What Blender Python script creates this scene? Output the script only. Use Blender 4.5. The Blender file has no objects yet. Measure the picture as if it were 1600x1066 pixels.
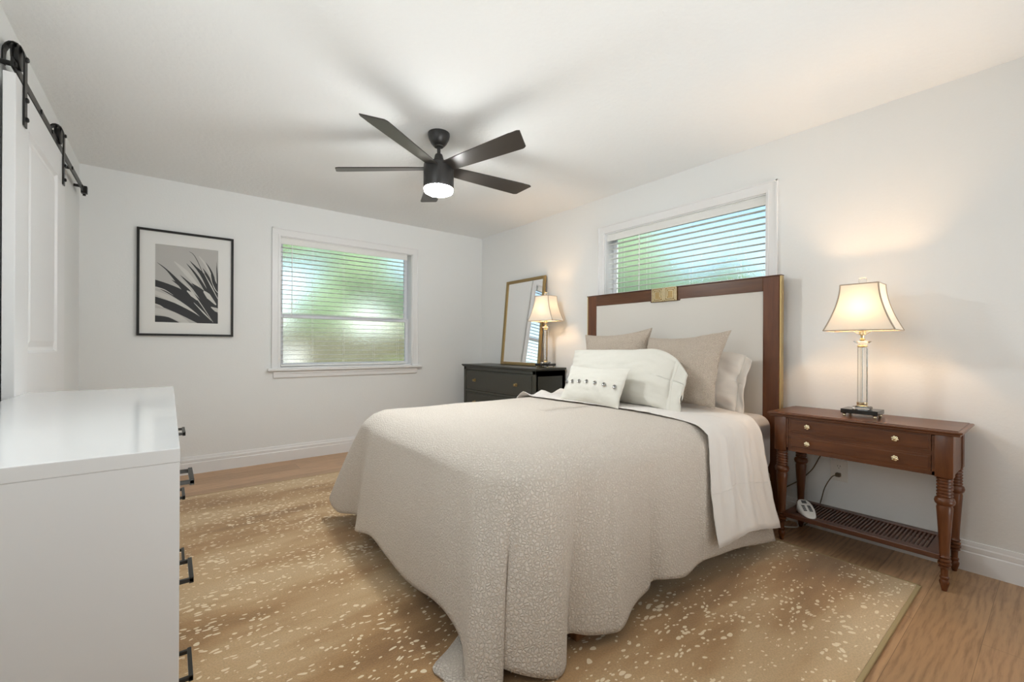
import bpy, bmesh, math, random
from mathutils import Vector, Matrix, Euler, noise as mnoise
C = bpy.context.scene.collection
R = math.radians
# ------------------------------------------------------------------ camera
F_PX, YAW, CY, CAM_H, ROLL = 681.18, 0.6662, 541.05, 1.0915, -0.005
cam_d = bpy.data.cameras.new('camera'); cam = bpy.data.objects.new('camera', cam_d); C.objects.link(cam)
cam_d.sensor_fit = 'HORIZONTAL'; cam_d.sensor_width = 36.0
cam_d.lens = F_PX / 1600 * 36.0
cam_d.shift_y = (CY - 533) / 1600.0
cam_d.clip_start = 0.02; cam_d.clip_end = 200
cam.matrix_world = Matrix.Translation((0, 0, CAM_H)) @ Matrix.Rotation(-YAW, 4, 'Z') @ Matrix.Rotation(R(90), 4, 'X') @ Matrix.Rotation(-ROLL, 4, 'Z')
bpy.context.scene.camera = cam
# ------------------------------------------------------------------ view, world, sun, large lights
vs = bpy.context.scene.view_settings
vs.view_transform = 'Standard'; vs.look = 'None'; vs.gamma = 1.0; vs.use_curve_mapping = False
vs.exposure = 1.0
bpy.context.scene.display_settings.display_device = 'sRGB'
cy = bpy.context.scene.cycles
cy.max_bounces = 10; cy.diffuse_bounces = 5; cy.glossy_bounces = 4; cy.transmission_bounces = 8; cy.transparent_max_bounces = 8
cy.sample_clamp_indirect = 6.0; cy.caustics_reflective = False; cy.use_denoising = True; cy.denoising_prefilter = 'ACCURATE'
world = bpy.data.worlds.new('sky'); bpy.context.scene.world = world; world.use_nodes = True
wn = world.node_tree.nodes; wl = world.node_tree.links
bg = wn.get('Background') or wn.new('ShaderNodeBackground')
sky = wn.new('ShaderNodeTexSky'); sky.sky_type = 'NISHITA'; sky.sun_disc = False
sky.sun_elevation = R(48); sky.sun_rotation = R(200); sky.air_density = 1.0; sky.dust_density = 0.6; sky.ozone_density = 1.2
wl.new(sky.outputs[0], bg.inputs[0]); bg.inputs[1].default_value = 0.17

def lamp(name, kind, loc, energy, color=(1, 1, 1), rot=(0, 0, 0), size=None, size_y=None, radius=None, spread=None):
    d = bpy.data.lights.new(name, kind); d.energy = energy; d.color = color
    if kind == 'AREA':
        d.shape = 'RECTANGLE'; d.size = size; d.size_y = size_y or size
        if spread: d.spread = spread
    if kind in ('POINT', 'SPOT') and radius is not None: d.shadow_soft_size = radius
    if kind == 'SUN': d.angle = R(2)
    o = bpy.data.objects.new(name, d); o.location = loc; o.rotation_euler = rot; C.objects.link(o)
    return o
sun = lamp('sun', 'SUN', (0, 0, 6), 3.2, (1.0, 0.95, 0.86))
sun.rotation_euler = Vector((-.30, .62, -.72)).to_track_quat('-Z', 'Y').to_euler()
# unseen uplight added behind the camera to brighten the ceiling
lamp('ceiling_fill', 'AREA', (1.4, -1.0, .25), 9.8, (.97, 1.0, 1.0), (R(180 - 54), 0, 0), 2.6, 1.1, spread=R(80))
lamp('rear_fill', 'AREA', (1.5, -1.57, 1.45), 3.5, (1.0, .985, .95), (R(-90), 0, R(180)), 2.4, 1.5)  # soft frontal fill added out of view; this wall has no window
lamp('side_fill', 'AREA', (3.04, -.80, 1.50), 5, (.90, .97, 1.0), Vector((-.80, .60, .10)).to_track_quat('-Z', 'Z').to_euler(), 1.2, 1.3)  # unseen fill added from the right; the wall is solid here
lamp('left_window_daylight', 'AREA', (-.525, 1.20, 1.66), 4.2, (.90, .97, 1.0), (0, R(-90), 0), 1.0, .9)

# ------------------------------------------------------------------ materials
M = {}
def nodes_of(m):
    return m.node_tree.nodes, m.node_tree.links, m.node_tree.nodes['Principled BSDF']
def mat(name, col, rough=0.5, metal=0.0, **kw):
    m = bpy.data.materials.new(name); m.use_nodes = True
    n, l, p = nodes_of(m)
    p.inputs['Base Color'].default_value = (*col, 1); p.inputs['Roughness'].default_value = rough; p.inputs['Metallic'].default_value = metal
    for k, v in kw.items():
        key = k.replace('_', ' ').title().replace('Ior', 'IOR')
        p.inputs[key].default_value = v
    M[name] = m
    return m
def coord(n, l, scale=(1, 1, 1), kind='Object', rot=(0, 0, 0)):
    tc = n.new('ShaderNodeTexCoord'); mp = n.new('ShaderNodeMapping'); l.new(tc.outputs[kind], mp.inputs[0])
    mp.inputs['Scale'].default_value = scale; mp.inputs['Rotation'].default_value = rot
    return mp.outputs[0]
def noise(n, l, vec, scale, detail=3, rough=.55):
    t = n.new('ShaderNodeTexNoise'); t.inputs['Scale'].default_value = scale; t.inputs['Detail'].default_value = detail
    t.inputs['Roughness'].default_value = rough
    l.new(vec, t.inputs['Vector']); return t.outputs[0]
def ramp(n, l, fac, stops):
    r = n.new('ShaderNodeValToRGB'); l.new(fac, r.inputs[0]); e = r.color_ramp.elements
    while len(e) < len(stops): e.new(0.5)
    for i, (p, c) in enumerate(stops):
        e[i].position = p; e[i].color = (*c, 1) if len(c) == 3 else c
    return r.outputs[0]
def mixc(n, l, fac, a, b, mode='MIX'):
    x = n.new('ShaderNodeMix'); x.data_type = 'RGBA'; x.blend_type = mode
    for v, i in ((fac, 0), (a, 6), (b, 7)):
        if isinstance(v, (int, float)): x.inputs[i].default_value = v
        elif isinstance(v, tuple): x.inputs[i].default_value = (*v, 1)
        else: l.new(v, x.inputs[i])
    return x.outputs[2]
def math_(n, l, op, a, b=None):
    x = n.new('ShaderNodeMath'); x.operation = op
    for v, i in ((a, 0), (b, 1)):
        if v is None: continue
        if isinstance(v, (int, float)): x.inputs[i].default_value = v
        else: l.new(v, x.inputs[i])
    return x.outputs[0]
def bump(n, l, p, h, strength=.2, dist=.002):
    b = n.new('ShaderNodeBump'); b.inputs['Strength'].default_value = strength; b.inputs['Distance'].default_value = dist
    l.new(h, b.inputs['Height']); l.new(b.outputs[0], p.inputs['Normal'])

def plaster(name, col, scale, strength, dist):
    m = mat(name, col, .85); n, l, p = nodes_of(m); v = coord(n, l)
    h = noise(n, l, v, scale, 4, .6); bump(n, l, p, h, strength, dist); return m
plaster('wall_paint', (.865, .875, .868), 70, .25, .003)
plaster('wall_front_paint', (.36, .35, .33), 70, .25, .003)  # unseen wall behind the camera, greyed to bounce less light
plaster('ceiling_paint', (.885, .895, .89), 38, .6, .006)
mat('trim_paint', (.86, .86, .86), .35)
mat('door_paint', (.86, .86, .865), .30)
mat('gloss_white', (.78, .785, .785), .09)
mat('black_metal', (.018, .017, .016), .38, .4)
mat('pull_metal', (.05, .048, .043), .35, .7)
mat('fan_metal', (.045, .043, .042), .36, .35)
mat('brass', (.62, .46, .22), .28, 1.0)
mat('pale_brass', (.80, .70, .48), .25, 1.0)
mat('old_gold', (.36, .25, .11), .42, .75)
mat('dark_paint', (.046, .044, .033), .38)
mat('black_stone', (.01, .009, .008), .06)
mat('mirror_silver', (.93, .93, .93), .01, 1.0)
mat('stud_metal', (.35, .34, .33), .25, 1.0)
mat('chrome', (.8, .8, .8), .15, 1.0)
mat('plastic_white', (.82, .80, .76), .4)
mat('plastic_grey', (.10, .10, .10), .4)
mat('cord_brown', (.13, .10, .06), .6)
mat('mat_board', (.84, .84, .82), .8)
mat('print_ground', (.50, .49, .47), .6)
mat('print_dark', (.022, .022, .024), .5)
mat('print_light', (.62, .61, .58), .6)
mat('blind_white', (.86, .86, .84), .45)
mat('vinyl_white', (.84, .85, .88), .35)
mat('dark_cloth', (.05, .05, .05), .9)  # near-black cloth for the bed base and mirror backing
mat('tan_cloth', (.42, .33, .22), .9)
def wood(name, c1, c2, rough, sc=(1, 1, 1), coat=.3):
    m = mat(name, c1, rough, coat_weight=coat, coat_roughness=.15); n, l, p = nodes_of(m)
    v = coord(n, l, sc); a = noise(n, l, v, 6, 6, .65)
    l.new(ramp(n, l, a, [(.3, c1), (.7, c2)]), p.inputs['Base Color']); bump(n, l, p, a, .05, .001); return m
wood('cherry_long_y', (.070, .020, .005), (.150, .048, .013), .32, (6, .7, 6), .12)
wood('cherry_long_z', (.080, .023, .006), (.160, .052, .015), .34, (6, 6, .7), .12)
wood('shelf_wood', (.060, .018, .008), (.105, .034, .014), .38, (6, .7, 6))
wood('headboard_wood_y', (.075, .026, .009), (.135, .052, .018), .30, (7, .6, 7), .25)
wood('headboard_wood_z', (.085, .026, .009), (.165, .055, .018), .32, (7, 7, .6), .15)
wood('leg_wood', (.20, .085, .03), (.30, .13, .05), .35, (7, 7, .6))
# brushed fan blades
m = mat('fan_blade', (.060, .052, .046), .34, .25)
# fabrics
def fabric(name, col, sc=900, strength=.3, dist=.0006, wr=None):
    m = mat(name, col, .95, sheen_weight=.25); n, l, p = nodes_of(m); v = coord(n, l)
    h = noise(n, l, v, sc, 2)
    if wr:
        h2 = noise(n, l, v, wr, 3, .6); h = math_(n, l, 'ADD', math_(n, l, 'MULTIPLY', h, .12), h2)
        dist = .012; strength = .45
    bump(n, l, p, h, strength, dist); return m
fabric('white_linen', (.71, .69, .625), 600, wr=9)
fabric('white_cotton', (.80, .75, .69), 600, wr=7)
fabric('sheet_cotton', (.78, .74, .70), 600, wr=6)
fabric('fitted_cotton', (.74, .71, .69), 600, wr=6)
fabric('headboard_linen', (.70, .67, .62), 500)
fabric('shade_trim', (.40, .34, .27), 500)
# nubby sham and matelasse coverlet: a wandering raised channel pattern
def matelasse(name, col, lo, scale, dist, wob=.012):
    m = mat(name, col, .95, sheen_weight=.15); n, l, p = nodes_of(m); v = coord(n, l)
    nz = n.new('ShaderNodeTexNoise'); nz.inputs['Scale'].default_value = scale * .9; nz.inputs['Detail'].default_value = 1; l.new(v, nz.inputs['Vector'])
    sc = n.new('ShaderNodeVectorMath'); sc.operation = 'SCALE'; sc.inputs['Scale'].default_value = wob; l.new(nz.outputs['Color'], sc.inputs[0])
    ad = n.new('ShaderNodeVectorMath'); l.new(v, ad.inputs[0]); l.new(sc.outputs[0], ad.inputs[1])
    vo = n.new('ShaderNodeTexVoronoi'); vo.feature = 'DISTANCE_TO_EDGE'; vo.inputs['Scale'].default_value = scale; l.new(ad.outputs[0], vo.inputs['Vector'])
    r = ramp(n, l, vo.outputs['Distance'], [(.0, (0, 0, 0)), (.10, (.55,) * 3), (.32, (1,) * 3)])
    f = noise(n, l, v, 420, 2)
    h = math_(n, l, 'ADD', r, math_(n, l, 'MULTIPLY', f, .25))
    l.new(mixc(n, l, r, lo, col), p.inputs['Base Color'])
    bump(n, l, p, h, .8, dist); return m
matelasse('coverlet_cloth', (.76, .69, .615), (.66, .585, .505), 84, .0040)
matelasse('sham_cloth', (.69, .59, .49), (.54, .44, .35), 105, .006, .006)
# floor planks
m = mat('oak_planks', (.3, .2, .12), .34); n, l, p = nodes_of(m)
v = coord(n, l)
br = n.new('ShaderNodeTexBrick'); l.new(v, br.inputs['Vector'])
br.inputs['Scale'].default_value = 1.0; br.inputs['Brick Width'].default_value = 1.45; br.inputs['Row Height'].default_value = .19
br.inputs['Mortar Size'].default_value = .0009; br.inputs['Mortar Smooth'].default_value = .2; br.inputs['Bias'].default_value = 0
br.offset = .37; br.inputs['Color1'].default_value = (.42, .250, .130, 1); br.inputs['Color2'].default_value = (.55, .335, .185, 1)
br.inputs['Mortar'].default_value = (.22, .125, .06, 1)
v2 = coord(n, l, (1.0, 15, 1)); g = noise(n, l, v2, 4.5, 8, .72)
wv = n.new('ShaderNodeTexWave'); wv.wave_type = 'BANDS'; wv.bands_direction = 'Y'
v3 = coord(n, l, (.55, 2.4, 1)); l.new(v3, wv.inputs['Vector'])
wv.inputs['Scale'].default_value = 5; wv.inputs['Distortion'].default_value = 9; wv.inputs['Detail'].default_value = 3; wv.inputs['Detail Scale'].default_value = 1.2
grain = math_(n, l, 'ADD', math_(n, l, 'MULTIPLY', g, .86), math_(n, l, 'MULTIPLY', wv.outputs[1], .14))
c = mixc(n, l, .75, br.outputs[0], ramp(n, l, grain, [(.30, (.50, .44, .40)), (.5, (1, 1, 1)), (.72, (1.22, 1.20, 1.16))]), 'MULTIPLY')
v4 = coord(n, l, (1.6, 5, 1)); kn = noise(n, l, v4, 1.7, 3)
c = mixc(n, l, ramp(n, l, kn, [(.66, (0, 0, 0)), (.76, (.5,) * 3)]), c, (.16, .095, .055))
l.new(c, p.inputs['Base Color']); bump(n, l, p, grain, .06, .001)
# antelope rug
m = mat('antelope_pile', (.5, .38, .22), 1.0, sheen_weight=.3); n, l, p = nodes_of(m)
v = coord(n, l)
vb = coord(n, l, (.38, 1.5, 1)); band = noise(n, l, vb, 1.5, 4, .58)
fine = noise(n, l, v, 160, 2)
base = ramp(n, l, band, [(.32, (.23, .118, .042)), (.44, (.41, .240, .102)), (.53, (.55, .372, .195)), (.70, (.63, .465, .275))])
base = mixc(n, l, .35, base, ramp(n, l, fine, [(.3, (.6,) * 3), (.7, (1.3,) * 3)]), 'MULTIPLY')
vw = n.new('ShaderNodeVectorMath'); vw.operation = 'ADD'
nz = n.new('ShaderNodeTexNoise'); nz.inputs['Scale'].default_value = 7; l.new(v, nz.inputs['Vector'])
sc_ = n.new('ShaderNodeVectorMath'); sc_.operation = 'SCALE'; sc_.inputs['Scale'].default_value = .09; l.new(nz.outputs['Color'], sc_.inputs[0])
l.new(v, vw.inputs[0]); l.new(sc_.outputs[0], vw.inputs[1])
mp = n.new('ShaderNodeMapping'); mp.inputs['Scale'].default_value = (34, 62, 1); l.new(vw.outputs[0], mp.inputs[0])
vo = n.new('ShaderNodeTexVoronoi'); vo.inputs['Scale'].default_value = 1; vo.inputs['Randomness'].default_value = .85; l.new(mp.outputs[0], vo.inputs['Vector'])
sep = n.new('ShaderNodeSeparateColor'); l.new(vo.outputs['Color'], sep.inputs[0])
keep = math_(n, l, 'LESS_THAN', sep.outputs[0], .78)
vc = coord(n, l, (.7, 1.3, 1)); clump = noise(n, l, vc, 2.6, 2)
rad = math_(n, l, 'MULTIPLY', math_(n, l, 'SUBTRACT', clump, .07), .66)
dot = math_(n, l, 'MULTIPLY', keep, math_(n, l, 'LESS_THAN', vo.outputs['Distance'], math_(n, l, 'MULTIPLY', rad, math_(n, l, 'ADD', sep.outputs[1], .45))))
# plain border all round: fade the spots near the edges
c = mixc(n, l, math_(n, l, 'MULTIPLY', dot, .85), base, (.88, .76, .55))
l.new(c, p.inputs['Base Color']); bump(n, l, p, fine, .5, .004)
mat('rug_binding', (.40, .30, .15), .95)
# glass
def obscure(name, rough, sc, st):
    m = mat(name, (.95, .98, .955), rough, transmission_weight=1.0, ior=1.45); n, l, p = nodes_of(m); v = coord(n, l)
    bump(n, l, p, noise(n, l, v, sc, 2), st, .004); return m
obscure('obscure_glass', .06, 150, .30)
mat('crystal', (.98, .98, .97), .01, transmission_weight=1.0, ior=1.38)
mat('picture_glass', (1, 1, 1), .02, transmission_weight=1.0, ior=1.1)
# lamp shade: thin cloth, light passes through
m = bpy.data.materials.new('shade_silk'); m.use_nodes = True; M['shade_silk'] = m; n = m.node_tree.nodes; l = m.node_tree.links; n.clear()
out = n.new('ShaderNodeOutputMaterial'); df = n.new('ShaderNodeBsdfDiffuse'); tr = n.new('ShaderNodeBsdfTranslucent'); mx = n.new('ShaderNodeMixShader')
df.inputs[0].default_value = (.82, .78, .70, 1); tr.inputs[0].default_value = (.84, .79, .70, 1); mx.inputs[0].default_value = .075
l.new(df.outputs[0], mx.inputs[1]); l.new(tr.outputs[0], mx.inputs[2]); l.new(mx.outputs[0], out.inputs[0])
def emis(name, col, st):
    m = bpy.data.materials.new(name); m.use_nodes = True; M[name] = m; n, l, p = nodes_of(m)
    p.inputs['Base Color'].default_value = (*col, 1); p.inputs['Emission Color'].default_value = (*col, 1); p.inputs['Emission Strength'].default_value = st
emis('fan_light_on', (.96, 1.0, 1.0), 122); emis('bulb_on', (1.0, .78, .52), 4)
# outdoors
def leafy(name, a, b, c_):
    m = mat(name, a, .8); n, l, p = nodes_of(m); v = coord(n, l)
    l.new(ramp(n, l, noise(n, l, v, 5, 6, .75), [(.33, a), (.5, b), (.68, c_)]), p.inputs['Base Color'])
leafy('leaves', (.05, .10, .03), (.19, .30, .08), (.52, .62, .25))
leafy('leaves_pale', (.16, .26, .12), (.34, .47, .26), (.62, .72, .46))
leafy('lawn', (.12, .15, .05), (.20, .22, .09), (.34, .32, .16))
mat('bark', (.15, .11, .08), .9); mat('fence_board', (.15, .14, .08), .8); mat('pot_white', (.9, .88, .84), .6)

# ------------------------------------------------------------------ object helpers
def tag(o, label=None, cat=None, group=None, kind=None):
    if label: o['label'] = label
    if cat: o['category'] = cat
    if group: o['group'] = group
    if kind: o['kind'] = kind
    return o
def thing(name, label, cat, loc=(0, 0, 0), rotz=0, group=None):
    o = bpy.data.objects.new(name, None); C.objects.link(o); o.location = loc; o.rotation_euler = (0, 0, rotz); o.empty_display_size = .05
    return tag(o, label, cat, group)
def link(name, me, mats, parent=None, smooth=False):
    for m in (mats if isinstance(mats, (list, tuple)) else [mats]):
        me.materials.append(M[m] if isinstance(m, str) else m)
    if smooth:
        for f in me.polygons: f.use_smooth = True
    o = bpy.data.objects.new(name, me); C.objects.link(o)
    if parent is not None: o.parent = parent
    return o
def obj(name, bm, mats, parent=None, smooth=False, auto=None):
    bmesh.ops.recalc_face_normals(bm, faces=bm.faces)
    me = bpy.data.meshes.new(name); bm.to_mesh(me); bm.free()
    o = link(name, me, mats, parent, smooth)
    if auto is not None:
        for f in me.polygons: f.use_smooth = True
        try: me.set_sharp_from_angle(angle=R(auto))
        except Exception: pass
    return o
def B(): return bmesh.new()
def box(bm, x0, x1, y0, y1, z0, z1, bev=0, mi=0, seg=2, mtx=None):
    t = bmesh.new(); vs_ = [t.verts.new((x, y, z)) for x in (x0, x1) for y in (y0, y1) for z in (z0, z1)]
    for f in ((0, 1, 3, 2), (4, 6, 7, 5), (0, 4, 5, 1), (2, 3, 7, 6), (0, 2, 6, 4), (1, 5, 7, 3)):
        t.faces.new([vs_[i] for i in f])
    bmesh.ops.recalc_face_normals(t, faces=t.faces)
    if bev: bmesh.ops.bevel(t, geom=t.edges[:], offset=bev, segments=seg, affect='EDGES', profile=.5)
    merge(bm, t, mi, mtx)
def merge(bm, t, mi=0, mtx=None):
    mp_ = {}
    for v_ in t.verts: mp_[v_] = bm.verts.new(mtx @ v_.co if mtx else v_.co)
    for f in t.faces:
        try: nf = bm.faces.new([mp_[v_] for v_ in f.verts]); nf.material_index = mi
        except ValueError: pass
    t.free()
def lathe(bm, prof, c=(0, 0, 0), n=28, axis='Z', mi=0, sx=1, sy=1):
    rings = []
    for r, z in prof:
        rg = []
        for i in range(n):
            a = 2 * math.pi * i / n; x, y = r * math.cos(a) * sx, r * math.sin(a) * sy
            p_ = (x, y, z) if axis == 'Z' else ((z, x, y) if axis == 'X' else (x, z, y))
            rg.append(bm.verts.new(Vector(c) + Vector(p_)))
        rings.append(rg)
    for a, b in zip(rings, rings[1:]):
        for i in range(n): bm.faces.new((a[i], a[(i + 1) % n], b[(i + 1) % n], b[i])).material_index = mi
    for rg in (rings[0], rings[-1]):
        try: bm.faces.new(rg).material_index = mi
        except ValueError: pass
def tube(bm, pts, r, n=8, mi=0, closed=False, cap=True):
    pts = [Vector(p_) for p_ in pts]; rings = []; up = None
    for i, p_ in enumerate(pts):
        a = pts[i - 1] if (i or closed) else p_; b = pts[(i + 1) % len(pts)] if (i < len(pts) - 1 or closed) else p_
        d = (b - a).normalized()
        if up is None: up = d.orthogonal().normalized()
        up = (up - d * up.dot(d)).normalized(); s = d.cross(up)
        rr = r[i] if isinstance(r, (list, tuple)) else r
        rings.append([bm.verts.new(p_ + (up * math.cos(2 * math.pi * k / n) + s * math.sin(2 * math.pi * k / n)) * rr) for k in range(n)])
    pr = list(zip(rings, rings[1:])) + ([(rings[-1], rings[0])] if closed else [])
    for a, b in pr:
        for k in range(n): bm.faces.new((a[k], a[(k + 1) % n], b[(k + 1) % n], b[k])).material_index = mi
    if cap and not closed:
        bm.faces.new(rings[0]); bm.faces.new(rings[-1])
def smooth_path(pts, k=8):
    pts = [Vector(p_) for p_ in pts]; out_ = []
    for i in range(len(pts) - 1):
        p0 = pts[max(i - 1, 0)]; p1 = pts[i]; p2 = pts[i + 1]; p3 = pts[min(i + 2, len(pts) - 1)]
        for j in range(k):
            t = j / k
            out_.append(.5 * ((2 * p1) + (p2 - p0) * t + (2 * p0 - 5 * p1 + 4 * p2 - p3) * t * t + (3 * p1 - p0 - 3 * p2 + p3) * t ** 3))
    out_.append(pts[-1]); return out_
def grid_mesh(name, P, mats, parent=None, thick=None, closed=False):
    me = bpy.data.meshes.new(name); nr, nc = len(P), len(P[0])
    me.from_pydata([tuple(p_) for r_ in P for p_ in r_], [], [(i * nc + j, i * nc + j + 1, (i + 1) * nc + j + 1, (i + 1) * nc + j) for i in range(nr - 1) for j in range(nc - 1)])
    o = link(name, me, mats, parent, True)
    if thick:
        s = o.modifiers.new('thickness', 'SOLIDIFY'); s.thickness = thick; s.offset = 0
    return o
def copy_tree(o, parent=None):
    c_ = o.copy(); C.objects.link(c_)
    if parent is not None: c_.parent = parent
    for ch in list(o.children): copy_tree(ch, c_)
    return c_
def struct(name, bm, m, parent=None, **k):
    o = obj(name, bm, m, parent, **k)
    if parent is None: o['kind'] = 'structure'
    return o

# ------------------------------------------------------------------ room shell
XR, YB, XL, H, YF, T = 3.0943, 4.5575, -.5325, 2.44, -1.60, .16
W1 = (.812, 2.150, .872, 2.118)          # window in the back wall: x0, x1, z0, z1
W2 = (1.222, 2.585, 1.16, 2.112)         # high window in the right wall: y0, y1, z0, z1
b = B(); box(b, XL - T, XR + T, YF - T, YB + T, -.12, 0); struct('floor', b, 'oak_planks')
b = B(); box(b, XL - T, XR + T, YF - T, YB + T, H, H + .12); struct('ceiling', b, 'ceiling_paint')
b = B()
box(b, XL - T, W1[0], YB, YB + T, 0, H); box(b, W1[1], XR + T, YB, YB + T, 0, H)
box(b, W1[0], W1[1], YB, YB + T, 0, W1[2]); box(b, W1[0], W1[1], YB, YB + T, W1[3], H)
struct('wall_back', b, 'wall_paint')
b = B()
box(b, XR, XR + T, YF, W2[0], 0, H); box(b, XR, XR + T, W2[1], YB, 0, H)
box(b, XR, XR + T, W2[0], W2[1], 0, W2[2]); box(b, XR, XR + T, W2[0], W2[1], W2[3], H)
struct('wall_right', b, 'wall_paint')
b = B()
box(b, XL - T, XL, YF, YB, 0, H)
struct('wall_left', b, 'wall_paint')
b = B()
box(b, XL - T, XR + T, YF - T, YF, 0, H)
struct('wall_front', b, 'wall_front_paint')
def baseboard(name, p0, p1, inward):
    # stepped profile with an ogee top, run along p0-p1
    prof = [(0, 0), (.016, 0), (.016, .092), (.013, .098), (.014, .102), (.014, .120), (.010, .126), (.009, .132), (.006, .145), (0, .147)]
    bm = B(); rows = []
    for p_ in (p0, p1): rows.append([bm.verts.new((p_[0] + inward[0] * d, p_[1] + inward[1] * d, z)) for d, z in prof])
    for i in range(len(prof) - 1): bm.faces.new((rows[0][i], rows[0][i + 1], rows[1][i + 1], rows[1][i]))
    bm.faces.new(rows[0]); bm.faces.new(rows[1])
    struct(name, bm, 'trim_paint')
baseboard('baseboard_back', (XL, YB), (XR, YB), (0, -1))
baseboard('baseboard_right', (XR, YF), (XR, YB), (-1, 0))
baseboard('baseboard_left', (XL, 0), (XL, YB), (1, 0))

# windows.  local frame: u along the wall, d = into the wall (positive outward), z
def window(name, u0, u1, z0, z1, P, sashes, stool, flip=False):
    """P(u, d, z) -> world"""
    root = bpy.data.objects.new(name, None); C.objects.link(root); root['kind'] = 'structure'
    def wbox(bm, a, b_, d0, d1, c_, e, bev=0):
        p0 = P(a, d0, c_); p1 = P(b_, d1, e)
        box(bm, min(p0[0], p1[0]), max(p0[0], p1[0]), min(p0[1], p1[1]), max(p0[1], p1[1]), min(p0[2], p1[2]), max(p0[2], p1[2]), bev)
    cw = .068
    bm = B()
    for a, b_ in ((u0 - cw, u0 + .004), (u1 - .004, u1 + cw)):
        wbox(bm, a, b_, -.014, 0, z0, z1 + cw, .002)
    wbox(bm, u0, u1, -.014, 0, z1 - .004, z1 + cw, .002)
    # raised outer bead and inner step of the casing
    for a, b_ in ((u0 - cw, u0 - cw + .012), (u1 + cw - .012, u1 + cw)): wbox(bm, a, b_, -.021, -.012, z0, z1 + cw, .002)
    wbox(bm, u0 - cw, u1 + cw, -.021, -.012, z1 + cw - .012, z1 + cw, .002)
    for a, b_ in ((u0 - .016, u0 - .006), (u1 + .006, u1 + .016)): wbox(bm, a, b_, -.018, -.012, z0, z1 + .01, .002)
    obj('casing', bm, 'trim_paint', root)
    bm = B()
    for a, b_ in ((u0 - .001, u0 + .010), (u1 - .010, u1 + .001)): wbox(bm, a, b_, 0, T, z0, z1)
    wbox(bm, u0, u1, 0, T, z1 - .010, z1 + .001); wbox(bm, u0, u1, 0, T, z0 - .001, z0 + .012)
    obj('jamb', bm, 'trim_paint', root)
    if stool:
        bm = B(); wbox(bm, u0 - cw - .035, u1 + cw + .035, -.050, 0, z0 - .024, z0 + .002, .006); obj('sill', bm, 'trim_paint', root)
        bm = B(); wbox(bm, u0 - cw + .014, u1 + cw - .014, -.018, 0, z0 - .088, z0 - .024, .004)
        wbox(bm, u0 - cw + .014, u1 + cw - .014, -.026, -.010, z0 - .050, z0 - .026, .004); obj('apron', bm, 'trim_paint', root)
    for (a, b_, c_, e, d) in sashes:
        bm = B(); s = .034
        wbox(bm, a, a + s, d, d + .028, c_, e, .003); wbox(bm, b_ - s, b_, d, d + .028, c_, e, .003)
        wbox(bm, a + s, b_ - s, d, d + .028, c_, c_ + s, .003); wbox(bm, a + s, b_ - s, d, d + .028, e - s, e, .003)
        sa = obj('sash', bm, 'vinyl_white', root)
        bm = B(); wbox(bm, a + s, b_ - s, d + .011, d + .016, c_ + s, e - s); obj('pane', bm, 'obscure_glass', sa)
    return root
P1 = lambda u, d, z: (u, YB + d, z)
P2 = lambda u, d, z: (XR + d, u, z)
x0, x1, z0, z1 = W1
window('window_1', x0, x1, z0, z1, P1, [(x0 + .012, x1 - .012, 1.355, z1 - .012, .115), (x0 + .012, x1 - .012, z0 + .012, 1.392, .083)], True)
y0, y1, z0_, z1_ = W2
ym = (y0 + y1) / 2
window('window_2', y0, y1, z0_, z1_, P2, [(y0 + .012, y1 - .012, z0_ + .012, z1_ - .012, .105)], True)
# slatted blinds
def blind(label, u0, u1, z0, z1, P, wand_u, cord_us, d0=.028, top_h=.062):
    root = thing('window_blind', label, 'window blind', P((u0 + u1) / 2, d0, z0))
    inv = Matrix.Translation(-Vector(root.location))
    def wb(bm, a, b_, da, db, c_, e, bev=0):
        p0 = P(a, da, c_); p1 = P(b_, db, e)
        box(bm, min(p0[0], p1[0]), max(p0[0], p1[0]), min(p0[1], p1[1]), max(p0[1], p1[1]), min(p0[2], p1[2]), max(p0[2], p1[2]), bev, mtx=inv)
    bm = B(); wb(bm, u0, u1, d0 - .012, d0 - .003, z1 - top_h, z1, .002); wb(bm, u0, u1, d0 - .014, d0, z1 - .012, z1 - .004, .002); obj('valance', bm, 'blind_white', root)
    bm = B(); wb(bm, u0 + .006, u1 - .006, d0, d0 + .045, z1 - .045, z1 - .003, .003); obj('headrail', bm, 'blind_white', root)
    bm = B(); z = z1 - top_h - .025; pitch = .0445
    while z > z0 + .045:
        # slightly crowned slat
        seg = []
        for k in range(5):
            t = k / 4; seg.append((d0 + .048 * t, z + .0022 * math.sin(math.pi * t)))
        rows = []
        for uu in (u0 + .006, u1 - .006):
            rows.append([bm.verts.new(inv @ Vector(P(uu, d, zz))) for d, zz in seg] + [bm.verts.new(inv @ Vector(P(uu, d, zz - .0022))) for d, zz in reversed(seg)])
        k = len(rows[0])
        for i in range(k): bm.faces.new((rows[0][i], rows[0][(i + 1) % k], rows[1][(i + 1) % k], rows[1][i]))
        bm.faces.new(rows[0]); bm.faces.new(rows[1])
        z -= pitch
    obj('slats', bm, 'blind_white', root)
    bm = B(); wb(bm, u0 + .006, u1 - .006, d0 + .002, d0 + .046, z0 + .004, z0 + .022, .004); obj('bottom_rail', bm, 'blind_white', root)
    for cu in cord_us:
        bm = B()
        for dd in (d0 + .001, d0 + .047): tube(bm, [inv @ Vector(P(cu, dd, z0 + .02)), inv @ Vector(P(cu, dd, z1 - .045))], .0009, 5)
        obj('ladder_cord', bm, 'blind_white', root)
    bm = B(); tube(bm, [inv @ Vector(P(wand_u, d0 - .018, z1 - top_h + .01)), inv @ Vector(P(wand_u, d0 - .018, z1 - .72 * (z1 - z0) + (0.10 if z0 > 1 else .12)))], .0035, 8)
    obj('tilt_wand', bm, 'blind_white', root)
    return root
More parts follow.
